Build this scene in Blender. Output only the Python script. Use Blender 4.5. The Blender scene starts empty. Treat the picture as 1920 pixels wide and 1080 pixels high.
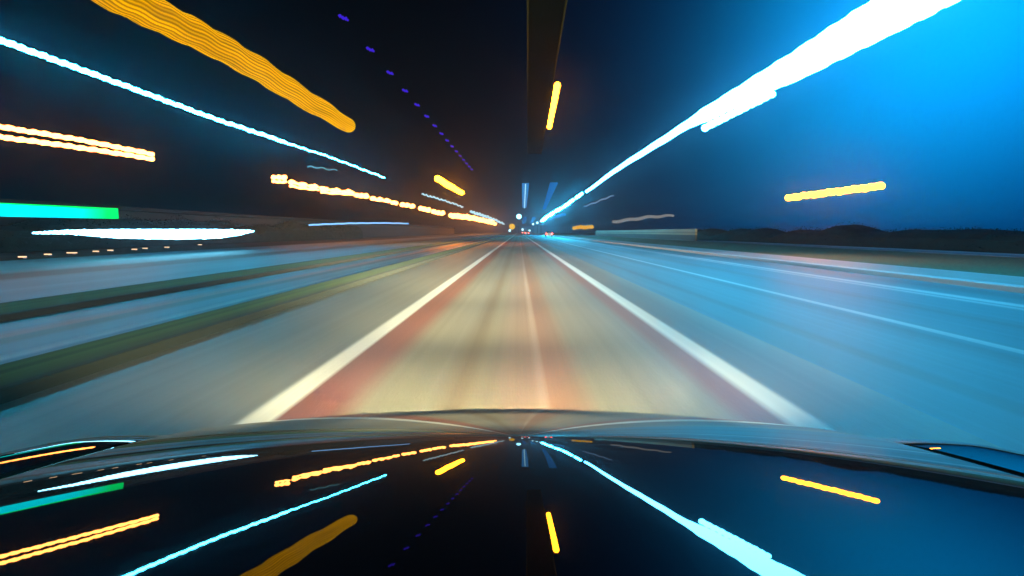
import bpy, bmesh, math, random
from mathutils import Vector, noise
random.seed(7)
S = bpy.context.scene
C = S.collection
PI = math.pi

# ---------------------------------------------------------------- camera
cam = bpy.data.cameras.new('camera'); co = bpy.data.objects.new('camera', cam); C.objects.link(co)
cam.sensor_width = 36; cam.lens = 36 * 1067 / 1920
cam.clip_start = 0.05; cam.clip_end = 4000
co.location = (0, 0, 1.2); co.rotation_euler = (math.radians(90 - 5.62), 0, math.radians(0.70))
S.camera = co
S.render.engine = 'CYCLES'
S.view_settings.view_transform = 'Standard'; S.view_settings.look = 'None'
S.view_settings.exposure = 0; S.view_settings.gamma = 1
S.cycles.use_denoising = True
S.cycles.sample_clamp_indirect = 6
S.cycles.volume_bounces = 0
S.cycles.max_bounces = 5

# ---------------------------------------------------------------- night sky
W = bpy.data.worlds.new('World'); S.world = W; W.use_nodes = True
nt = W.node_tree; nt.nodes.clear()
def N(t, ty, **k):
    n = t.nodes.new(ty)
    for a, v in k.items(): setattr(n, a, v)
    return n
out = N(nt, 'ShaderNodeOutputWorld'); bg = N(nt, 'ShaderNodeBackground')
tc = N(nt, 'ShaderNodeTexCoord')
def lobe(d, power, col):
    d = Vector(d).normalized()
    dp = N(nt, 'ShaderNodeVectorMath', operation='DOT_PRODUCT'); dp.inputs[1].default_value = d
    nm = N(nt, 'ShaderNodeVectorMath', operation='NORMALIZE')
    nt.links.new(tc.outputs['Generated'], nm.inputs[0]); nt.links.new(nm.outputs[0], dp.inputs[0])
    mx = N(nt, 'ShaderNodeMath', operation='MAXIMUM'); mx.inputs[1].default_value = 0
    pw = N(nt, 'ShaderNodeMath', operation='POWER'); pw.inputs[1].default_value = power
    nt.links.new(dp.outputs['Value'], mx.inputs[0]); nt.links.new(mx.outputs[0], pw.inputs[0])
    sc = N(nt, 'ShaderNodeVectorMath', operation='SCALE'); sc.inputs[0].default_value = col
    nt.links.new(pw.outputs[0], sc.inputs['Scale'])
    return sc.outputs[0]
parts = [lobe((0.55, 1.0, 0.20), 60, (0.0, 0.14, 0.28)),
         lobe((0.78, 1.0, 0.42), 50, (0.0, 0.46, 1.15)),
         lobe((0.85, 1.0, 0.30), 14, (0.0, 0.030, 0.17)),
         lobe((-1.0, 0.9, 0.22), 14, (0.0, 0.005, 0.012))]
base = N(nt, 'ShaderNodeCombineXYZ'); base.inputs[0].default_value = 0.0004; base.inputs[1].default_value = 0.0010; base.inputs[2].default_value = 0.0022
acc = base.outputs[0]
for p in parts:
    ad = N(nt, 'ShaderNodeVectorMath', operation='ADD')
    nt.links.new(acc, ad.inputs[0]); nt.links.new(p, ad.inputs[1]); acc = ad.outputs[0]
nt.links.new(acc, bg.inputs['Color']); nt.links.new(bg.outputs[0], out.inputs['Surface'])

# ---------------------------------------------------------------- helpers
def tag(o, label=None, cat=None, group=None, kind=None):
    if label: o['label'] = label
    if cat: o['category'] = cat
    if group: o['group'] = group
    if kind: o['kind'] = kind
    return o
def empty(name, loc, label, cat, group=None):
    o = bpy.data.objects.new(name, None); C.objects.link(o); o.location = loc
    return tag(o, label, cat, group)
def mesh(name, bm, mat, parent=None, smooth=False):
    me = bpy.data.meshes.new(name)
    bmesh.ops.recalc_face_normals(bm, faces=bm.faces)
    bm.to_mesh(me); bm.free()
    if smooth: me.polygons.foreach_set('use_smooth', [True] * len(me.polygons))
    me.materials.append(mat)
    o = bpy.data.objects.new(name, me); C.objects.link(o)
    if parent: o.parent = parent
    return o
def box(bm, x0, x1, y0, y1, z0, z1, bev=0):
    r = bmesh.ops.create_cube(bm, size=1)
    for v in r['verts']:
        v.co = Vector(((x0 + x1) / 2 + v.co.x * (x1 - x0), (y0 + y1) / 2 + v.co.y * (y1 - y0), (z0 + z1) / 2 + v.co.z * (z1 - z0)))
    if bev:
        es = {e for v in r['verts'] for e in v.link_edges}
        bmesh.ops.bevel(bm, geom=list(es), offset=bev, segments=2, affect='EDGES', profile=0.6)
def tube(bm, pts, n=10, stripe=None):
    """sweep rings through (Vector, radius) points running mostly along Y; rounded ends"""
    P = [p for p, r in pts]; R = [r for p, r in pts]
    seq = []
    def cap(p, d, r):
        return [(p + d * r * math.sin(a), r * math.cos(a)) for a in (1.4, 1.1, 0.75, 0.4)]
    d0 = (P[0] - P[1]).normalized(); d1 = (P[-1] - P[-2]).normalized()
    seq += cap(P[0], d0, R[0]); seq += list(zip(P, R)); seq += list(reversed(cap(P[-1], d1, R[-1])))
    rings = []
    for i, (p, r) in enumerate(seq):
        a = seq[max(i - 1, 0)][0]; b = seq[min(i + 1, len(seq) - 1)][0]
        t = (b - a)
        t = t.normalized() if t.length > 1e-7 else d1
        s = t.cross(Vector((0, 0, 1))).normalized(); u = s.cross(t)
        rings.append([bm.verts.new(p + (s * math.cos(k * 2 * PI / n) + u * math.sin(k * 2 * PI / n)) * r * (1 + (0.05 if stripe and k % 2 else 0))) for k in range(n)])
    for a, b in zip(rings, rings[1:]):
        for k in range(n):
            f = bm.faces.new((a[k], a[(k + 1) % n], b[(k + 1) % n], b[k]))
    bm.faces.new(rings[0]); bm.faces.new(rings[-1])
def path(X, pts, n=120, wob=0.0, waves=20, bead=0.0, seed=0, jit=0.0):
    """even steps along the light trail of a lamp: X fixed, (Y, Z, r) given, ripples in height"""
    q = [1 / p[0] for p in pts]
    o = []
    for i in range(n + 1):
        t = q[0] + (q[-1] - q[0]) * i / n
        j = 0
        while j < len(q) - 2 and (q[j + 1] - t) * (q[-1] - q[0]) < 0: j += 1
        f = (t - q[j]) / (q[j + 1] - q[j]); f = min(max(f, 0), 1)
        Y = 1 / t
        Z = pts[j][1] + (pts[j + 1][1] - pts[j][1]) * f; r = pts[j][2] + (pts[j + 1][2] - pts[j][2]) * f
        ph = i / n * waves * 2 * PI
        d = math.hypot(X, Y) / 1067
        Z += d * (wob * (math.sin(ph) + 0.5 * math.sin(ph * 0.37 + seed)) + jit * noise.noise(Vector((i * 0.9, seed, 0))))
        r *= 1 + bead * math.sin(ph * 1.0 + 1.2) + 0.5 * bead * math.sin(ph * 2.3 + seed)
        o.append((Vector((X + d * 0.3 * wob * math.sin(ph + 1), Y, Z)), r))
    return o

def emit(name, col, strength=1.0, attr=False):
    m = bpy.data.materials.new(name); m.use_nodes = True; t = m.node_tree; t.nodes.clear()
    o = N(t, 'ShaderNodeOutputMaterial'); e = N(t, 'ShaderNodeEmission')
    e.inputs['Color'].default_value = (*col, 1); e.inputs['Strength'].default_value = strength
    t.links.new(e.outputs[0], o.inputs[0])
    if attr:
        a = N(t, 'ShaderNodeVertexColor', layer_name='glow'); t.links.new(a.outputs[0], e.inputs['Color'])
    return m
def principled(name, col, rough=0.6, metal=0.0, coat=0.0, spec=0.5, var=0.0, vscale=6.0, bump=0.0):
    m = bpy.data.materials.new(name); m.use_nodes = True; t = m.node_tree
    b = t.nodes['Principled BSDF']
    b.inputs['Base Color'].default_value = (*col, 1); b.inputs['Roughness'].default_value = rough
    b.inputs['Metallic'].default_value = metal; b.inputs['Coat Weight'].default_value = coat
    b.inputs['Specular IOR Level'].default_value = spec
    if var or bump:
        tcn = N(t, 'ShaderNodeTexCoord'); no = N(t, 'ShaderNodeTexNoise'); no.inputs['Scale'].default_value = vscale; no.inputs['Detail'].default_value = 6
        t.links.new(tcn.outputs['Object'], no.inputs['Vector'])
        if var:
            cr = N(t, 'ShaderNodeValToRGB')
            cr.color_ramp.elements[0].position = 0.3; cr.color_ramp.elements[1].position = 0.72
            cr.color_ramp.elements[0].color = (*[c * (1 - var) for c in col], 1); cr.color_ramp.elements[1].color = (*[c * (1 + var) for c in col], 1)
            t.links.new(no.outputs['Fac'], cr.inputs[0]); t.links.new(cr.outputs[0], b.inputs['Base Color'])
        if bump:
            bp = N(t, 'ShaderNodeBump'); bp.inputs['Strength'].default_value = bump; bp.inputs['Distance'].default_value = 0.05
            t.links.new(no.outputs['Fac'], bp.inputs['Height']); t.links.new(bp.outputs[0], b.inputs['Normal'])
    return m
def lengthwise(name, x0, x1, stops, rough=0.55, streak=0.24, axis='X', sy=0.05, sx=7.0):
    """surface whose colour is laid in bands along the road: worn wheel tracks, painted lines, seams, painted-in red reflections"""
    m = bpy.data.materials.new(name); m.use_nodes = True; t = m.node_tree; b = t.nodes['Principled BSDF']
    tcn = N(t, 'ShaderNodeTexCoord'); sp = N(t, 'ShaderNodeSeparateXYZ'); t.links.new(tcn.outputs['Object'], sp.inputs[0])
    mr = N(t, 'ShaderNodeMapRange'); mr.inputs['From Min'].default_value = x0; mr.inputs['From Max'].default_value = x1
    t.links.new(sp.outputs[axis], mr.inputs['Value'])
    cr = N(t, 'ShaderNodeValToRGB'); el = cr.color_ramp.elements
    stops = sorted(stops)
    el[0].position = (stops[0][0] - x0) / (x1 - x0); el[0].color = (*stops[0][1], 1)
    el[1].position = (stops[-1][0] - x0) / (x1 - x0); el[1].color = (*stops[-1][1], 1)
    for s in stops[1:-1]:
        e = el.new((s[0] - x0) / (x1 - x0)); e.color = (*s[1], 1)
    t.links.new(mr.outputs[0], cr.inputs[0])
    mp = N(t, 'ShaderNodeMapping'); mp.inputs['Scale'].default_value = (sx, sy, sx)
    no = N(t, 'ShaderNodeTexNoise'); no.inputs['Scale'].default_value = 1; no.inputs['Detail'].default_value = 5; no.inputs['Roughness'].default_value = 0.6
    t.links.new(tcn.outputs['Object'], mp.inputs[0]); t.links.new(mp.outputs[0], no.inputs['Vector'])
    mp2 = N(t, 'ShaderNodeMapping'); mp2.inputs['Scale'].default_value = (0.8, 0.11, 1)
    n2 = N(t, 'ShaderNodeTexNoise'); n2.inputs['Scale'].default_value = 1; n2.inputs['Detail'].default_value = 3
    t.links.new(tcn.outputs['Object'], mp2.inputs[0]); t.links.new(mp2.outputs[0], n2.inputs['Vector'])
    am = N(t, 'ShaderNodeMath', operation='ADD'); t.links.new(no.outputs['Fac'], am.inputs[0]); t.links.new(n2.outputs['Fac'], am.inputs[1])
    m2 = N(t, 'ShaderNodeMapRange'); m2.inputs['From Min'].default_value = 0.6; m2.inputs['From Max'].default_value = 1.4
    m2.inputs['To Min'].default_value = 1 - streak; m2.inputs['To Max'].default_value = 1 + streak
    t.links.new(am.outputs[0], m2.inputs['Value'])
    vm = N(t, 'ShaderNodeVectorMath', operation='SCALE'); t.links.new(cr.outputs[0], vm.inputs[0]); t.links.new(m2.outputs[0], vm.inputs['Scale'])
    t.links.new(vm.outputs[0], b.inputs['Base Color'])
    n3 = N(t, 'ShaderNodeTexNoise'); n3.inputs['Scale'].default_value = 55; n3.inputs['Detail'].default_value = 3; mp3 = N(t, 'ShaderNodeMapping'); mp3.inputs['Scale'].default_value = (1, 0.22, 1)
    t.links.new(tcn.outputs['Object'], mp3.inputs[0]); t.links.new(mp3.outputs[0], n3.inputs['Vector'])
    bp = N(t, 'ShaderNodeBump'); bp.inputs['Strength'].default_value = 0.35; bp.inputs['Distance'].default_value = 0.006
    t.links.new(n3.outputs['Fac'], bp.inputs['Height']); t.links.new(bp.outputs[0], b.inputs['Normal'])
    b.inputs['Roughness'].default_value = rough; b.inputs['Specular IOR Level'].default_value = 0.5
    return m

# ---------------------------------------------------------------- ground and roads
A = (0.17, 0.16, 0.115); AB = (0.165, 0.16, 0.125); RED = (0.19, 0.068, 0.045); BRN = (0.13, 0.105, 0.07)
WH = (0.62, 0.60, 0.50)
gm = principled('dark_earth', (0.035, 0.04, 0.03), 0.9, var=0.5, vscale=0.4)
bm = bmesh.new(); box(bm, -900, 900, -120, 1800, -1.0, -0.03); tag(mesh('ground', bm, gm), kind='structure')

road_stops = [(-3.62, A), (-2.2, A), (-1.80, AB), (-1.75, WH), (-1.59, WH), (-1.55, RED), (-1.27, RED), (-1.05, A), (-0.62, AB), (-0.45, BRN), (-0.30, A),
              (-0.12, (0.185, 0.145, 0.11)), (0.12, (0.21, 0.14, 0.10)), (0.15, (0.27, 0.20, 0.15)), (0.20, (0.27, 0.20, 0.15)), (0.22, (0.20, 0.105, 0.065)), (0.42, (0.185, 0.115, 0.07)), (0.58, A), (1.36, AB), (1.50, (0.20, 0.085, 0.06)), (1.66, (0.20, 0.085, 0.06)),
              (1.74, WH), (1.89, WH), (1.94, BRN), (2.35, BRN), (2.7, A)]  # red stops beside the white lines: a reddish reflection painted into the asphalt
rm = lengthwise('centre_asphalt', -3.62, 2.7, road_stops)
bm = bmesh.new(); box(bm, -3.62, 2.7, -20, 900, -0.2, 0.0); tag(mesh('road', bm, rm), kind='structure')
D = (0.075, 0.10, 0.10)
A = (0.065, 0.135, 0.15); AB = (0.07, 0.148, 0.165)  # asphalt tinted blue, carrying the blue lamp light in its base colour
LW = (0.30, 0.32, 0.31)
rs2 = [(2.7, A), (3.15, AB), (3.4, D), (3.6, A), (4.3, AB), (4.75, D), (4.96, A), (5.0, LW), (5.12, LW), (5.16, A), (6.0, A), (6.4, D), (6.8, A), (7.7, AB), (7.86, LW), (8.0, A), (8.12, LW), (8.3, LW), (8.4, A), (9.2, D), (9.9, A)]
rm2 = lengthwise('outer_asphalt', 2.7, 9.9, rs2)
bm = bmesh.new(); box(bm, 2.7, 9.9, -20, 900, -0.2, 0.0); tag(mesh('road', bm, rm2), kind='structure')
pv = lengthwise('pavement_slabs', 9.9, 12.2, [(9.9, (0.3, 0.3, 0.29)), (10.2, (0.3, 0.3, 0.29)), (10.3, (0.16, 0.16, 0.15)), (11.9, (0.2, 0.2, 0.19)), (12.2, (0.26, 0.26, 0.25))])
bm = bmesh.new(); box(bm, 9.9, 12.2, -20, 900, -0.2, 0.12, 0.02); tag(mesh('pavement', bm, pv), kind='structure')
vg = principled('verge_grass', (0.05, 0.085, 0.04), 0.9, var=0.75, vscale=14, bump=0.6)
bm = bmesh.new(); box(bm, 12.2, 22.5, -20, 900, -0.2, 0.05); tag(mesh('grass_verge', bm, vg), kind='structure')
fp = lengthwise('path_concrete', 22.5, 26.0, [(22.5, (0.1, 0.1, 0.09)), (24.4, (0.1, 0.1, 0.1)), (24.9, (0.35, 0.36, 0.36)), (25.6, (0.35, 0.36, 0.36)), (26.0, (0.1, 0.1, 0.1))])
bm = bmesh.new(); box(bm, 22.5, 26.0, -20, 900, -0.2, 0.07); tag(mesh('footpath', bm, fp), kind='structure')
# left side: grass strips raised between carriageways
gs = lengthwise('strip_grass', -4.35, -3.62, [(-4.35, (0.03, 0.06, 0.012)), (-4.2, (0.06, 0.12, 0.012)), (-3.85, (0.06, 0.10, 0.01)), (-3.62, (0.015, 0.02, 0.01))], rough=0.95, streak=0.6)
bm = bmesh.new(); box(bm, -4.35, -3.62, -20, 900, -0.2, 0.10, 0.03); tag(mesh('grass_strip', bm, gs), kind='structure')
gs2 = lengthwise('strip_grass_wide', -8.1, -6.9, [(-8.1, (0.02, 0.04, 0.012)), (-7.8, (0.05, 0.10, 0.012)), (-7.1, (0.05, 0.09, 0.01)), (-6.9, (0.015, 0.015, 0.01))], rough=0.95, streak=0.6)
bm = bmesh.new(); box(bm, -8.1, -6.9, -20, 900, -0.2, 0.10, 0.03); tag(mesh('grass_strip', bm, gs2), kind='structure')
ls = [(-6.9, A), (-6.3, AB), (-6.0, (0.24, 0.10, 0.08)), (-5.9, (0.24, 0.10, 0.08)), (-5.82, (0.05, 0.05, 0.045)), (-5.62, (0.05, 0.05, 0.045)), (-5.45, A), (-5.1, AB), (-4.9, LW), (-4.8, A), (-4.35, A)]  # reddish stops are a red reflection on the lane, laid into the colour
bm = bmesh.new(); box(bm, -6.9, -4.35, -20, 900, -0.2, 0.0); tag(mesh('road', bm, lengthwise('slip_asphalt', -6.9, -4.35, ls)), kind='structure')
ls = [(-21.5, A), (-19, AB), (-15.2, A), (-14.5, (0.04, 0.04, 0.035)), (-13.2, (0.04, 0.04, 0.035)), (-12.6, A), (-10.5, AB), (-9.5, A), (-8.1, AB)]
bm = bmesh.new(); box(bm, -21.5, -8.1, -20, 900, -0.2, 0.0); tag(mesh('road', bm, lengthwise('far_asphalt', -21.5, -8.1, ls)), kind='structure')

# ---------------------------------------------------------------- the car under the camera
SL = [0.1152, 0.1468, 0.1648, 0.1945, 0.2334, 0.2895, 0.3596, 0.4382, 0.5176]
UU = [.25, .55, .8, 1.0, 1.2, 1.4, 1.55, 1.7, 1.85]
def slope(u):
    if u <= UU[0]: return SL[0]
    for i in range(len(UU) - 1):
        if u <= UU[i + 1]: return SL[i] + (SL[i + 1] - SL[i]) * (u - UU[i]) / (UU[i + 1] - UU[i])
    return SL[-1]
raw = [slope(0.0 + i * 0.01) for i in range(0, 260)]
sm = [sum(raw[max(0, min(259, i + k))] * math.exp(-k * k / 40) for k in range(-18, 19)) / sum(math.exp(-k * k / 40) for k in range(-18, 19)) for i in range(260)]
DP = [0.2304]
for i in range(20, 259): DP.append(DP[-1] + (sm[i] + sm[i + 1]) / 2 * 0.01)
def hood_z(x, y):
    u = y + 0.138 * x * x
    f = (u - 0.2) / 0.01
    if f <= 0: d = DP[0] + f * 0.01 * SL[0]
    else:
        i = min(int(f), len(DP) - 2); d = DP[i] + (DP[i + 1] - DP[i]) * (f - i)
    return 1.2 - d - 0.0419 * x * x
paint = principled('black_paint', (0.003, 0.004, 0.006), 0.4, coat=1.0, spec=0.0)
pb = paint.node_tree.nodes['Principled BSDF']; pb.inputs['Coat Roughness'].default_value = 0.012; pb.inputs['Coat IOR'].default_value = 1.7
glass = principled('car_glass', (0.01, 0.012, 0.014), 0.05, coat=1.0)
rubber = principled('tyre_rubber', (0.02, 0.02, 0.02), 0.85)
plast = principled('black_plastic', (0.012, 0.012, 0.012), 0.5)
alloy = principled('alloy_rim', (0.45, 0.45, 0.46), 0.3, metal=1.0)
lens_m = emit('headlamp_lens', (1.0, 0.9, 0.68), 6)
tail_m = emit('tail_lamp_red', (1.0, 0.05, 0.03), 14)

car = empty('car', (0, -0.6, 0), 'black car whose glossy bonnet mirrors the lamps, nose pointing down the road', 'car')
def kid(name, bm, mat, smooth=False, par=None):
    o = mesh(name, bm, mat, par or car, smooth)
    if par is None: o.matrix_parent_inverse = car.matrix_world.inverted(); o.location = (0, 0.6, 0)
    return o
HW = 0.735
def front_y(x): return 1.56 - 0.22 * x * x - 0.10 * abs(x) ** 4
def grid(fn, nu, nv):
    bm = bmesh.new(); g = [[bm.verts.new(fn(i / nu, j / nv)) for j in range(nv + 1)] for i in range(nu + 1)]
    for i in range(nu):
        for j in range(nv): bm.faces.new((g[i][j], g[i + 1][j], g[i + 1][j + 1], g[i][j + 1]))
    return bm
def hood_pt(a, b):
    x = -HW + 2 * HW * a; y = 0.20 + (front_y(x) - 0.20) * b
    z = hood_z(x, y)
    e = HW - abs(x)                                   # rolled edge at the shut line
    if e < 0.012: z -= (0.012 - e) * 0.9
    return Vector((x, y, z))
kid('bonnet', grid(hood_pt, 160, 200), paint, True)
def fender_pt(side):
    def f(a, b):
        # a: across from the shut line, outward and down; b: along the car
        y = 0.05 + b * 1.60
        yy = min(y, 1.56)
        w = 0.21
        s = a * 1.55
        if s < 1:
            x = HW + 0.007 + s * w; z0 = hood_z(HW, y); z = z0 + 0.012 * math.sin(s * 2.6) - 0.02 * s * s - 0.13 * s ** 7
        else:
            x = HW + 0.007 + w + 0.03 * (s - 1); z = hood_z(HW, y) + 0.012 * math.sin(2.6) - 0.15 - 0.60 * (s - 1)
        t = max(0, (y - 1.0) / 0.65)
        x -= 0.22 * t * t * (x / 0.9) ** 3
        z -= 0.02 * t + 0.10 * t ** 2
        return Vector((side * x, y, z))
    return f
for sd in (-1, 1):
    kid('fender', grid(fender_pt(sd), 60, 80), paint, True)
# nose and bumper: rolls from the bonnet's leading edge down
def nose(a, b):
    x = -0.775 + 1.55 * a; y0 = front_y(x) + 0.006; z0 = hood_z(x, min(front_y(x), 1.6)) - 0.012
    if abs(x) > HW: z0 -= (abs(x) - HW) * 0.8
    th = b * PI / 2
    if b < 0.4: return Vector((x, y0 + 0.12 * math.sin(b / 0.4 * PI / 2), z0 - 0.12 * (1 - math.cos(b / 0.4 * PI / 2))))
    k = (b - 0.4) / 0.6
    return Vector((x, y0 + 0.12 + 0.05 * math.sin(k * PI) , z0 - 0.12 - 0.42 * k))
kid('front_bumper', grid(nose, 60, 30), paint, True)
bm = bmesh.new(); box(bm, -0.36, 0.36, 1.68, 1.745, 0.40, 0.52, 0.02)
for i in range(5): box(bm, -0.35, 0.35, 1.745, 1.752, 0.41 + i * 0.022, 0.418 + i * 0.022)
kid('grille', bm, plast)
for sd in (-1, 1):
    bm = bmesh.new(); box(bm, sd * 0.58 - 0.12, sd * 0.58 + 0.12, 1.52, 1.68, 0.52, 0.62, 0.03); h = kid('headlight', bm, glass, True)
    bm = bmesh.new(); bmesh.ops.create_uvsphere(bm, u_segments=16, v_segments=8, radius=0.045, matrix=__import__('mathutils').Matrix.Translation((sd * 0.58, 1.668, 0.57)))
    mesh('bulb', bm, lens_m, h, True)
    for nm_, en, ang, up_, wide in (('lane_fill_far', 255000, 18, 4, 3.4), ('lane_fill_mid', 66000, 44, 12, 2.0), ('lane_fill_near', 3000, 80, 10, 2.2)):  # added unseen warm spots, aimed upward to light the centre lane evenly
        L = bpy.data.lights.new(nm_, 'SPOT'); L.energy = en; L.color = (1.0, 0.86, 0.50); L.spot_size = math.radians(ang); L.spot_blend = 1.0; L.shadow_soft_size = 0.06
        lo = bpy.data.objects.new(nm_, L); C.objects.link(lo); lo.location = (sd * 0.56, 1.90, 0.62); lo.rotation_euler = (math.radians(90 + up_), 0, math.radians(4)); lo.scale = (wide, 1, 1)
# cowl, windscreen, cabin, wheels
bm = bmesh.new(); box(bm, -0.69, 0.69, 0.10, 0.195, 0.90, 0.955, 0.01); kid('cowl', bm, plast)
def lathe_wheel(x, y, sd):
    bm = bmesh.new()
    prof = [(0.20, -0.10), (0.29, -0.105), (0.315, -0.08), (0.32, 0), (0.315, 0.08), (0.29, 0.105), (0.20, 0.10)]
    n = 36; rg = [[bm.verts.new((x + w, y + r * math.cos(k * 2 * PI / n), 0.32 + r * math.sin(k * 2 * PI / n))) for r, w in prof] for k in range(n)]
    for k in range(n):
        for j in range(len(prof) - 1): bm.faces.new((rg[k][j], rg[(k + 1) % n][j], rg[(k + 1) % n][j + 1], rg[k][j + 1]))
    t = kid('wheel', bm, rubber, True)
    bm = bmesh.new()
    for k in range(5):
        a = k * 2 * PI / 5
        vs = []
        for r, h in ((0.04, 0.03), (0.2, 0.022)):
            for s in (-1, 1):
                for w in (0.06, 0.09): vs.append(bm.verts.new((x + sd * w, y + r * math.cos(a) - s * h * math.sin(a), 0.32 + r * math.sin(a) + s * h * math.cos(a))))
        bmesh.ops.convex_hull(bm, input=vs)
    bmesh.ops.create_cone(bm, cap_ends=True, segments=20, radius1=0.06, radius2=0.06, depth=0.05, matrix=__import__('mathutils').Matrix.Translation((x + sd * 0.07, y, 0.32)) @ __import__('mathutils').Matrix.Rotation(PI / 2, 4, 'Y'))
    mesh('rim', bm, alloy, t)
for y in (0.85, -1.75):
    for sd in (-1, 1): lathe_wheel(sd * 0.80, y, sd)
def body_sec(y, z0, z1, w0, w1): return [Vector((sx * w, y, z)) for sx, w, z in ((-1, w0, z0), (-1, w0 + .01, (z0 + z1) / 2), (-1, w1, z1), (1, w1, z1), (1, w0 + .01, (z0 + z1) / 2), (1, w0, z0))]
def loft(secs):
    bm = bmesh.new(); R = [[bm.verts.new(p) for p in s] for s in secs]
    for a, b in zip(R, R[1:]):
        for k in range(len(a)): bm.faces.new((a[k], a[(k + 1) % len(a)], b[(k + 1) % len(a)], b[k]))
    bm.faces.new(R[0]); bm.faces.new(R[-1]); return bm
b1 = loft([body_sec(0.04, 0.25, 0.90, 0.88, 0.80), body_sec(-0.4, 0.22, 0.93, 0.89, 0.80), body_sec(-1.2, 0.22, 0.94, 0.89, 0.80), body_sec(-2.1, 0.28, 0.95, 0.88, 0.80), body_sec(-2.45, 0.38, 0.90, 0.80, 0.74)])
kid('body', b1, paint)
b1 = loft([body_sec(0.02, 0.905, 0.96, 0.78, 0.76), body_sec(-0.62, 0.935, 1.32, 0.79, 0.62), body_sec(-1.6, 0.945, 1.36, 0.79, 0.60), body_sec(-2.35, 0.95, 1.0, 0.74, 0.70)])
kid('windows', b1, glass)
b1 = loft([body_sec(-0.60, 1.315, 1.335, 0.64, 0.60), body_sec(-1.1, 1.345, 1.385, 0.64, 0.59), body_sec(-1.65, 1.345, 1.375, 0.63, 0.58)])
kid('roof', b1, paint)

# ---------------------------------------------------------------- light trails of lamps as solid glowing tubes, beside and above the road
def streak(name, X, pts, mat, label, cat='light streak', group=None, **k):
    n = k.pop('sides', 10); bm = bmesh.new(); tube(bm, path(X, pts, **k), n)
    return tag(mesh(name, bm, mat, None, True), label, cat, group)
BLUE = emit('blue_white_lamp', (2.4, 24.0, 42), 1.0)
BLUE_S = emit('blue_white_lamp_small', (2.8, 66.0, 112), 1.0)
PALE = emit('pale_cyan_lamp', (0.55, 0.95, 1.1), 1.0)
WARM = emit('warm_lamp', (15, 4.4, 0.85), 1.0)
ORNG = emit('amber_lamp', (48, 13, 0.3), 1.0)
WHITE = emit('white_lamp', (2.5, 8, 11), 1.0)
VIO = emit('violet_lamp', (0.045, 0.015, 0.65), 1.0)
AMB = emit('dull_amber_lamp', (0.75, 0.38, 0.01), 1.0)

mainpts = [(7.94, 6.77, 0.54), (11.77, 6.5, 0.53), (13.92, 6.5, 0.52), (18.97, 6.56, 0.46), (23.27, 6.7, 0.38), (28.51, 6.83, 0.33), (31.15, 6.91, 0.21), (43.24, 6.93, 0.19), (55.27, 6.93, 0.17), (77.0, 6.6, 0.16)]
main = streak('light_streak', 9, mainpts, BLUE, 'thickest blue-white light streak, widening from the road end to the upper right corner', n=260, wob=0.4, waves=24, bead=0.03, sides=14)
streak('light_streak', 8.6, [(19.99, 5.85, 0.10), (27.02, 6.0, 0.15)], BLUE, 'short white light streak branching just under the thick blue-white one', n=60, wob=0.5, waves=10, bead=0.12)
for i, (a, b) in enumerate([((91, 6.55, .19), (82.5, 6.64, .17)), ((115, 6.23, .27), (96, 6.5, .21)), ((140, 6.29, .32), (123, 6.2, .28)), ((168, 6.08, .4), (152, 6.19, .35)), ((215, 5.6, .5), (182, 6.1, .42))]):
    streak('lamp_dash', 9, [b, a], BLUE_S, ['small white lamp dash nearest to the thick blue-white streak', 'second white lamp dash below the thick blue-white streak', 'third white lamp dash below the thick blue-white streak', 'fourth and small white lamp dash towards the road end on the right', 'farthest white lamp dash, just above the far road on the right'][i], 'lamp', 'white dashes carrying the right streak to the horizon', n=24, wob=0.7, waves=4, bead=0.1)
streak('light_streak', -14, [(11.11, 6.35, 0.085), (15.76, 6.35, 0.072), (19.75, 6.37, 0.070), (26.52, 6.38, 0.072), (34.22, 6.54, 0.08), (35.41, 6.54, 0.045), (42.87, 6.72, 0.038), (59.67, 6.81, 0.05)], BLUE_S,
       'long beaded blue-white light streak crossing the left sky', n=420, wob=0.7, waves=58, bead=0.16, jit=1.2)
streak('light_streak', -18, [(15.27, 4.58, 0.09), (19.97, 4.83, 0.085), (23.59, 4.96, 0.09), (28.2, 5.0, 0.1)], WARM, 'upper one of the pair of warm orange light streaks at the left edge', group='pair of warm streaks', n=200, wob=0.5, waves=26, bead=0.15)
streak('light_streak', -18, [(15.24, 4.3, 0.09), (19.93, 4.48, 0.085), (23.56, 4.64, 0.09), (28.17, 4.77, 0.1)], WARM, 'lower one of the pair of warm orange light streaks at the left edge', group='pair of warm streaks', n=200, wob=0.5, waves=26, bead=0.15, seed=2)
streak('light_streak', -18, [(20.96, 1.16, 0.03), (22.67, 1.20, 0.08), (25.4, 1.12, 0.20), (29.78, 1.08, 0.27), (34.05, 1.09, 0.27), (36.68, 1.17, 0.17), (38.54, 1.27, 0.05)], WHITE, 'thick white spindle of light just above the left road edge, below the green streak', n=240, wob=0.4, waves=40, bead=0.03, jit=1.6)
streak('light_streak', -25, [(67.97, 2.02, 0.10), (128.69, 3.11, 0.14)], emit('sky_blue_lamp', (0.35, 0.85, 1.6), 1.0), 'thin pale blue light streak low above the left road, below the row of warm dashes', n=60, wob=0.2, waves=8)
streak('light_streak', -7, [(49.35, 5.75, 0.26), (58.92, 5.82, 0.30), (70.42, 6.01, 0.28)], ORNG, 'short bright orange light streak above the far left road', n=60, wob=0.5, waves=2)
streak('light_streak', -15, [(88.68, 7.02, 0.09), (153.43, 7.87, 0.15)], PALE, 'thin rippled pale streak under the short bright orange one', n=120, wob=0.9, waves=11, jit=1.5)
streak('light_streak', -12, [(141.52, 6.18, 0.24), (458.12, 7.57, 0.55)], PALE, 'rippled pale streak running down to the far road end on the left', n=120, wob=0.9, waves=12, jit=1.5)
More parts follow.
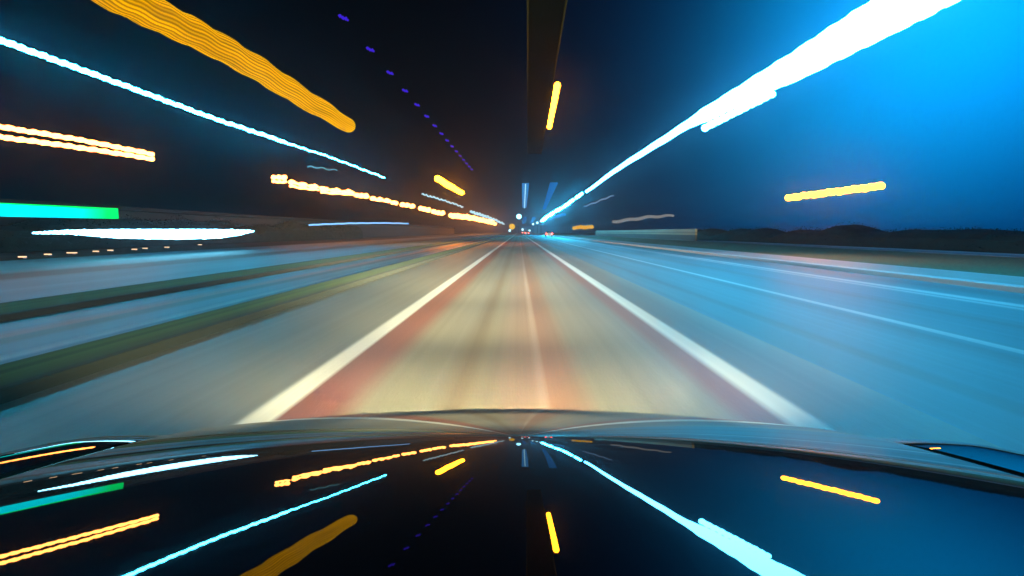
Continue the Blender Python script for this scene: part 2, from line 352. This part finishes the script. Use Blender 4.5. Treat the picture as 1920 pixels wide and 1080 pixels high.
streak('light_streak', -18, [(49.03, 6.72, 0.055), (56.94, 7.29, 0.045)], emit('faint_cyan_lamp', (0.12, 0.4, 0.42), 1.0), 'faint thin curl of cyan light under the end of the long left streak', n=50, wob=1.2, waves=2.5)
streak('light_streak', 1.6, [(24.59, 7.32, 0.13), (30.84, 6.74, 0.12)], ORNG, 'upright orange light streak in the dark sky right above the road', n=50, wob=0.2, waves=7, bead=0.04)
streak('light_streak', 14, [(22.46, 2.97, 0.12), (30.08, 2.97, 0.14)], ORNG, 'beaded orange light streak low on the right side', n=120, wob=0.9, waves=11, bead=0.10)
streak('light_streak', 16, [(97.8, 7.3, 0.10), (141.6, 7.47, 0.16)], emit('dusky_pink_lamp', (0.20, 0.28, 0.42), 1.0), 'faint greyish pink light streak under the white dashes at right', n=50, wob=1.0, waves=3)
streak('light_streak', 22, [(82.2, 3.5, 0.16), (104.5, 3.75, 0.30), (133.9, 3.55, 0.36)], emit('dusky_beige_lamp', (0.20, 0.20, 0.20), 1.0), 'faint beige light streak above the low pale wall at right', n=50, wob=1.2, waves=3)
streak('light_streak', 12, [(94.2, 1.99, 0.25), (125.3, 2.13, 0.33)], AMB, 'short knobbly amber light streak beside the far road at right', n=60, wob=1.0, waves=5, bead=0.2)

# broad amber band made of fine strands
bm = bmesh.new()
bp = path(-9, [(11.45, 6.43, 0.36), (12.88, 6.47, 0.36), (14.75, 6.56, 0.37), (17.26, 6.74, 0.37), (20.82, 6.78, 0.38), (26.29, 6.77, 0.38), (30.6, 6.77, 0.34)], n=300, wob=1.3, waves=9, bead=0.02, jit=0.6)
tube(bm, bp, 48, stripe=True)
cl = bm.loops.layers.float_color.new('glow')
bm.verts.index_update()
for f in bm.faces:
    for l in f.loops:
        k = l.vert.index % 48
        q = 0.75 + 0.5 * noise.noise(Vector((k * 1.7, l.vert.co.y * 0.25, 0))) + 0.012 * (l.vert.co.y - 11)
        l[cl] = (1.35 * q, 0.66 * q, 0.0, 1) if k % 2 else (0.42 * q, 0.14 * q, 0.0, 1)
tag(mesh('light_streak', bm, emit('amber_strands', (1, 1, 1), 1.0, attr=True)), 'broad golden band of fine wavy light strands in the upper left sky', 'light streak')

# row of warm double dashes
row = [((58.36, 6.7), (61.72, 7.02), .16), ((62.83, 6.6), (71.51, 6.75), .18), ((72.65, 6.64), (86.71, 7.1), .21), ((88.09, 6.83), (94.94, 7.0), .26), ((97.32, 6.88), (111.4, 7.1), .28), ((112.9, 6.92), (117.6, 7.1), .27),
       ((122, 6.96), (137, 7.3), .34), ((145, 7.11), (160.7, 7.25), .40), ((166.6, 7.07), (191.6, 7.3), .46), ((209.5, 7.22), (600, 9.9), .62)]
nm = ['first and nearest', 'second', 'third', 'fourth', 'fifth', 'sixth and shortest', 'seventh', 'eighth', 'ninth', 'last and longest']
low = {0: ((58.32, 6.3), (61.68, 6.55)), 1: ((62.79, 6.2), (71.48, 6.4)), 2: ((72.61, 6.24), (86.69, 6.8))}
for i, (a, b, r) in enumerate(row):
    bm = bmesh.new(); last = i == 9
    tube(bm, path(-25, [a + (r,), b + (r * (2.2 if last else 1.05),)], n=90 if last else 30, wob=0.9 if last else 0.7, waves=14 if last else 2.5, bead=0.32, seed=i, jit=2.6), 8)
    if i in low:
        a2, b2 = low[i]; tube(bm, path(-25, [a2 + (r * .8,), b2 + (r * .8,)], n=30, wob=0.7, waves=2.5, bead=0.15, seed=i + 20, jit=1.5), 8)
    tag(mesh('lamp_dash', bm, WARM, None, True), nm[i] + ' warm white dash counted from the left in the left roadside row', 'lamp', 'row of warm lamps along the left building')

# violet beads
for i in range(16):
    Y = 13.3 + i * 2.35; Z = 6.05 + 0.4 * i / 15
    bm = bmesh.new()
    tube(bm, [(Vector((-0.07 + 0.010 * k, 0.02 * k, 0.030 * math.sin(k * 2.4))), (0.014 + 0.014 * (k % 2)) * (1 + 0.035 * i)) for k in range(14)], 8)
    o = tag(mesh('violet_lamp', bm, VIO, None, True), 'small violet lamp in the slanting dotted line over the road', 'lamp', 'violet dotted line of lamps'); o.location = (-4, Y, Z)
    o['label'] = ['topmost', 'second', 'third', 'fourth', 'fifth', 'sixth', 'seventh', 'eighth', 'ninth', 'tenth', 'eleventh', 'twelfth', 'thirteenth', 'fourteenth', 'fifteenth', 'lowest and farthest'][i] + ' violet lamp from the top of the slanting dotted line'

# green-cyan sign band at the left edge
bm = bmesh.new(); box(bm, -20.15, -19.85, 16.7, 28.2, 1.80, 2.32, 0.02)
for v in bm.verts: v.co.z += (v.co.y - 16.7) / 11.5 * 0.10 - 0.05
gmn = emit('cyan_sign_light', (0, 1, 1), 1.0); t = gmn.node_tree
tcn = N(t, 'ShaderNodeTexCoord'); sp = N(t, 'ShaderNodeSeparateXYZ'); t.links.new(tcn.outputs['Generated'], sp.inputs[0])
r1 = N(t, 'ShaderNodeValToRGB'); e = r1.color_ramp.elements
e[0].position = 0.0; e[0].color = (0.0, 0.55, 0.45, 1); e[1].position = 1.0; e[1].color = (0.0, 0.9, 0.05, 1)
x = e.new(0.10); x.color = (0.0, 0.75, 0.85, 1); x = e.new(0.78); x.color = (0.0, 0.78, 0.9, 1); x = e.new(0.88); x.color = (0.0, 0.95, 0.12, 1)
t.links.new(sp.outputs['Z'], r1.inputs[0])
r2 = N(t, 'ShaderNodeValToRGB'); e = r2.color_ramp.elements; e[0].position = 0.72; e[0].color = (0, 0, 0, 1); e[1].position = 0.93; e[1].color = (1, 1, 1, 1)
t.links.new(sp.outputs['Y'], r2.inputs[0])
mxn = N(t, 'ShaderNodeMix', data_type='RGBA'); mxn.inputs[7].default_value = (0.0, 0.72, 0.12, 1)
t.links.new(r2.outputs[0], mxn.inputs[0]); t.links.new(r1.outputs[0], mxn.inputs[6])
em = [n for n in t.nodes if n.type == 'EMISSION'][0]; t.links.new(mxn.outputs[2], em.inputs['Color']); em.inputs['Strength'].default_value = 1.6
tag(mesh('sign_light', bm, gmn), 'flat cyan light band with green edges at the left edge, above the white spindle', 'lit sign')

# blue light panels over the far road
def panel(x0, y0, z0, w0, x1, y1, z1, w1, mat, label, line=True):
    bm = bmesh.new()
    vs = [bm.verts.new(p) for p in ((x0 - w0, y0, z0), (x0 + w0, y0, z0), (x1 + w1, y1, z1), (x1 - w1, y1, z1), (x0 - w0, y0, z0 + .1), (x0 + w0, y0, z0 + .1), (x1 + w1, y1, z1 + .1), (x1 - w1, y1, z1 + .1))]
    for q in ((0, 1, 2, 3), (4, 5, 6, 7), (0, 1, 5, 4), (1, 2, 6, 5), (2, 3, 7, 6), (3, 0, 4, 7)): bm.faces.new([vs[i] for i in q])
    o = tag(mesh('overhead_light', bm, mat), label, 'lit panel', 'blue panels over the far road')
    if line:
        bm = bmesh.new(); tube(bm, [(Vector((x0, y0, z0 - .03)), .05), (Vector((x1, y1, z1 - .03)), .09)], 8); mesh('centre_light', bm, PALE, o)
PB = emit('panel_blue', (0.01, 0.12, 0.36), 1.0)
PB2 = emit('panel_blue_bright', (0.03, 0.22, 0.55), 1.0)
panel(0.72, 64, 6.5, 0.39, 1.2, 126, 6.5, 0.46, PB2, 'upright blue light panel with a white centre line above the road end')
panel(3.75, 62, 6.4, 0.42, 4.9, 112, 5.6, 0.30, PB, 'slanting blue light panel beside the upright one above the road end', False)
panel(2.6, 230, 7.0, 0.7, 3.0, 420, 7.0, 0.9, PB, 'tiny blue light panel right of the round white lamp', False)
panel(6.4, 240, 7.4, 0.8, 6.9, 330, 6.0, 0.8, PB, 'tiny blue light panel left of the farthest white dash', False)
streak('light_streak', 17, [(214, 7.6, 0.55), (330, 8.6, 0.75)], PB2, 'small soft blue light streak right of the farthest white dashes', n=30, wob=0.5, waves=2)

# dark gantry beam seen from below, above the road
gan = principled('gantry_paint', (0.0022, 0.002, 0.001), 0.9, spec=0.0, var=0.3)
g = empty('gantry_beam', (0.5, 15, 9.7), 'dim olive overhead beam running up the dark sky left of the upright orange streak', 'beam')
def beam(xa, xb, ya, yb, w, h):
    bm = bmesh.new(); vs = [bm.verts.new((x + sx * w, y, z)) for x, y in ((xa, ya), (xb, yb)) for z in (-h, h) for sx in (-1, 1)]
    bmesh.ops.convex_hull(bm, input=vs); return bm
mesh('underside', beam(0.90 - 0.5, 1.65 - 0.5, 0, 47.5, 0.67, 0.15), gan, g)
eb = principled('edge_olive', (0.012, 0.010, 0.003), 0.7, spec=0.0)
mesh('edge_rail', beam(0.21 - 0.5, 0.93 - 0.5, 0, 47.5, 0.035, 0.2), eb, g)
mesh('edge_rail', beam(1.60 - 0.5, 2.36 - 0.5, 0, 47.5, 0.035, 0.2), eb, g)

# ground studs at the left road edge
stud_m = emit('stud_warm', (1.6, 1.0, 0.55), 1.0); base_m = principled('stud_metal', (0.2, 0.2, 0.2), 0.5, metal=1.0)
sx_ = [(-22.91, 25.99), (-24.2, 28.97), (-24.65, 31.12), (-25.17, 33.6), (-25.66, 35.49), (-25.57, 37.6), (-26.42, 39.97), (-26.53, 42.66), (-28.85, 51.25)]
sl = ['nearest to the left edge', 'second from the left edge', 'third from the left edge', 'fourth from the left edge', 'fifth from the left edge', 'sixth from the left edge', 'seventh from the left edge', 'eighth from the left edge', 'farthest from the left edge']
for i, (x, y) in enumerate(sx_):
    g = empty('ground_lamp', (x, y, -0.03), 'tiny warm ground lamp under the white spindle of light, ' + sl[i], 'ground lamp', 'ground lamps along the left road edge')
    bm = bmesh.new(); box(bm, -0.12, 0.12, -0.12, 0.12, 0, 0.06, 0.01); mesh('base', bm, base_m, g)
    bm = bmesh.new(); box(bm, -0.16 - 0.1 * (i == 2), 0.16 + 0.1 * (i == 2), -0.07, 0.07, 0.062, 0.12, 0.02); mesh('lens', bm, stud_m, g)

# ---------------------------------------------------------------- far lamps, signs and cars at the road end
pole_m = principled('pole_steel', (0.12, 0.12, 0.12), 0.5, metal=0.6)
def lamp(x, y, z, r, mat, label, arm=0.0, group=None, name='street_lamp'):
    g = empty(name, (x, y, 0), label, 'street lamp', group)
    bm = bmesh.new(); bmesh.ops.create_cone(bm, cap_ends=True, segments=10, radius1=0.12, radius2=0.07, depth=z - r, matrix=__import__('mathutils').Matrix.Translation((0, 0, (z - r) / 2))); mesh('pole', bm, pole_m, g)
    bm = bmesh.new(); bmesh.ops.create_uvsphere(bm, u_segments=20, v_segments=12, radius=r, matrix=__import__('mathutils').Matrix.Translation((0, 0, z))); mesh('globe', bm, mat, g, True)
lamp(-0.05, 420, 12.5, 1.75, emit('cyan_white_globe', (2, 6, 8), 1.0), 'round cyan-white lamp hanging low over the far end of the road')
lamp(-4.0, 330, 4.3, 1.7, emit('yellow_globe', (1.1, 0.6, 0.01), 1.0), 'round yellow lamp low beside the far left end of the road')
far = emit('small_far_globe', (1.5, 2.6, 3.0), 1.0)
for i, (x, y, z, r) in enumerate([(9.5, 247, 5.9, .55), (9.6, 300, 6.0, .6), (9.6, 390, 6.6, .7), (3.2, 520, 3.4, 1.0), (8.5, 460, 2.4, .8), (-6.5, 400, 2.2, .8)]):
    lamp(x, y, z, r, far, ['small white lamp on a post just left of the farthest white dash', 'small white lamp on a post second left of the farthest white dash', 'small white lamp on a post above the gap between the far cars', 'low white lamp dot straight under the round cyan-white lamp', 'low pale lamp dot between the two far cars', 'pale lamp dot at the far left road edge under the yellow lamp'][i], group='small lamps at the road end')
def far_car(x, y, label):
    g = empty('car', (x, y, 0), label, 'car', 'cars far ahead')
    bm = loft([[Vector((sx * w, yy, z)) for sx, w, z in ((-1, .86, .3), (-1, .88, .8), (-1, .8, .95), (1, .8, .95), (1, .88, .8), (1, .86, .3))] for yy in (0, 0.1, 4.0, 4.2)]); mesh('body', bm, principled('far_car_paint', (0.05, 0.05, 0.06), 0.3, coat=0.6), g)
    bm = loft([[Vector((sx * w, yy, z)) for sx, w, z in ((-1, .78, .952), (-1, .72, .952 + h * .6), (-1, .6, .952 + h), (1, .6, .952 + h), (1, .72, .952 + h * .6), (1, .78, .952))] for yy, h in ((.2, .1), (.8, .46), (2.2, .5), (3.0, .1))]); mesh('cabin', bm, glass, g)
    for sx in (-.7, .7):
        bm = bmesh.new(); box(bm, sx - .19, sx + .19, -.06, .0, .66, .92, .02); mesh('tail_light', bm, tail_m, g)
        for yy in (.75, 3.4):
            bm = bmesh.new(); bmesh.ops.create_cone(bm, cap_ends=True, segments=20, radius1=.31, radius2=.31, depth=.2, matrix=__import__('mathutils').Matrix.Translation((sx * 1.1, yy, .31)) @ __import__('mathutils').Matrix.Rotation(PI / 2, 4, 'Y')); mesh('wheel', bm, rubber, g)
far_car(7.4, 140, 'car with red tail lights in the right hand lanes, nearest of the far cars')
far_car(3.5, 250, 'car with red tail lights straight ahead at the road end')
far_car(2.6, 330, 'tiny car with red tail lights, left of the one straight ahead')

# ---------------------------------------------------------------- roadside buildings, walls
def building(name, x0, x1, y0, y1, h, wall, roofc, label, cat, face):
    g = empty(name, ((x0 + x1) / 2, y0, 0), label, cat)
    cx = (x0 + x1) / 2
    bm = bmesh.new(); box(bm, x0 - cx, x1 - cx, 0, y1 - y0, -0.03, h); mesh('wall', bm, wall, g)
    bm = bmesh.new(); box(bm, x0 - cx - .5, x1 - cx + .5, -.4, y1 - y0 + .4, h + .002, h + .35, .04); mesh('roof', bm, roofc, g)
wl = lengthwise('render_wall', 0, 8, [(0, (.02, .018, .014)), (1.6, (.03, .026, .02)), (2.0, (.015, .014, .012)), (2.6, (.035, .03, .02)), (5.4, (.03, .026, .02)), (8, (.03, .026, .02))], rough=.85, axis='Z', sx=0.6)
rf = principled('roof_felt', (0.012, 0.012, 0.014), 0.95, var=0.3)
building('building', -45, -34, 6, 300, 3.0, wl, rf, 'long low dark brown building behind the left hedge and the row of warm lamps', 'building', 1)
def shrub_row(name, x0, x1, y0, y1, h, mat, label, seed):
    """a long unclipped hedge: lumpy ridge under thousands of leaf-sized facets"""
    rnd = random.Random(seed); bm = bmesh.new(); n = int((y1 - y0) * 260)
    for i in range(n):
        y = y0 + rnd.random() * (y1 - y0); a = rnd.random() * PI
        hh = h * (0.72 + 0.45 * noise.noise(Vector((y * 0.16, seed, 0))) + 0.25 * noise.noise(Vector((y * 0.6, seed, 3))))
        rr = 0.75 + 0.25 * rnd.random()
        p = Vector(((x0 + x1) / 2 + math.cos(a) * (x1 - x0) / 2 * rr, y, math.sin(a) ** 0.6 * hh * rr))
        s_ = 0.03 + 0.05 * rnd.random(); d1 = Vector((rnd.gauss(0, 1), rnd.gauss(0, 1), rnd.gauss(0, 1))).normalized(); d2 = d1.orthogonal().normalized()
        bm.faces.new([bm.verts.new(p + d1 * s_), bm.verts.new(p + d2 * s_ * .6), bm.verts.new(p - d1 * s_), bm.verts.new(p - d2 * s_ * .6)])
    core = [[bm.verts.new(((x0 + x1) / 2 + math.cos(k / 8 * PI) * (x1 - x0) * .46, y0 + j * (y1 - y0) / 60, math.sin(k / 8 * PI) ** .6 * .93 * h * (0.72 + 0.45 * noise.noise(Vector(((y0 + j * (y1 - y0) / 60) * 0.16, seed, 0)))))) for k in range(9)] for j in range(61)]
    for a_, b_ in zip(core, core[1:]):
        for k in range(8): bm.faces.new((a_[k], a_[k + 1], b_[k + 1], b_[k]))
    tag(mesh(name, bm, mat), label, 'hedge')
hm = principled('hedge_leaf', (0.007, 0.015, 0.010), 0.95, var=0.4, vscale=0.8)
shrub_row('hedge', -33, -30, 8, 110, 3.2, hm, 'long dark leafy hedge behind the green light band at the left', 3)
shrub_row('hedge', 28, 33, 14, 110, 2.1, hm, 'long dark leafy hedge behind the beaded orange streak at the right', 8)
bm = bmesh.new(); box(bm, 23.0, 23.3, 75, 172, 0.05, 1.62, 0.03)
tag(mesh('roadside_wall', bm, lengthwise('pale_wall', 0, 1.7, [(0, (.04, .04, .035)), (0.78, (.05, .05, .04)), (0.88, (.28, .24, .15)), (1.15, (.12, .11, .08)), (1.3, (.26, .24, .17)), (1.7, (.2, .18, .13))], axis='Z', rough=.8)), 'low wall with a pale top along the right verge in the distance', 'wall')

# ---------------------------------------------------------------- night air
bm = bmesh.new(); box(bm, -950, 950, -150, 1850, -2.0, 15)
hz = bpy.data.materials.new('night_haze'); hz.use_nodes = True; t = hz.node_tree; t.nodes.clear()
o = N(t, 'ShaderNodeOutputMaterial'); pv_ = N(t, 'ShaderNodeVolumePrincipled'); pv_.inputs['Density'].default_value = 0.0009; pv_.inputs['Color'].default_value = (0.7, 0.75, 0.9, 1)
pv_.inputs['Anisotropy'].default_value = 0.92
t.links.new(pv_.outputs[0], o.inputs['Volume'])
tag(mesh('haze', bm, hz), 'thin night air glowing around the lamps', 'haze', kind='stuff')
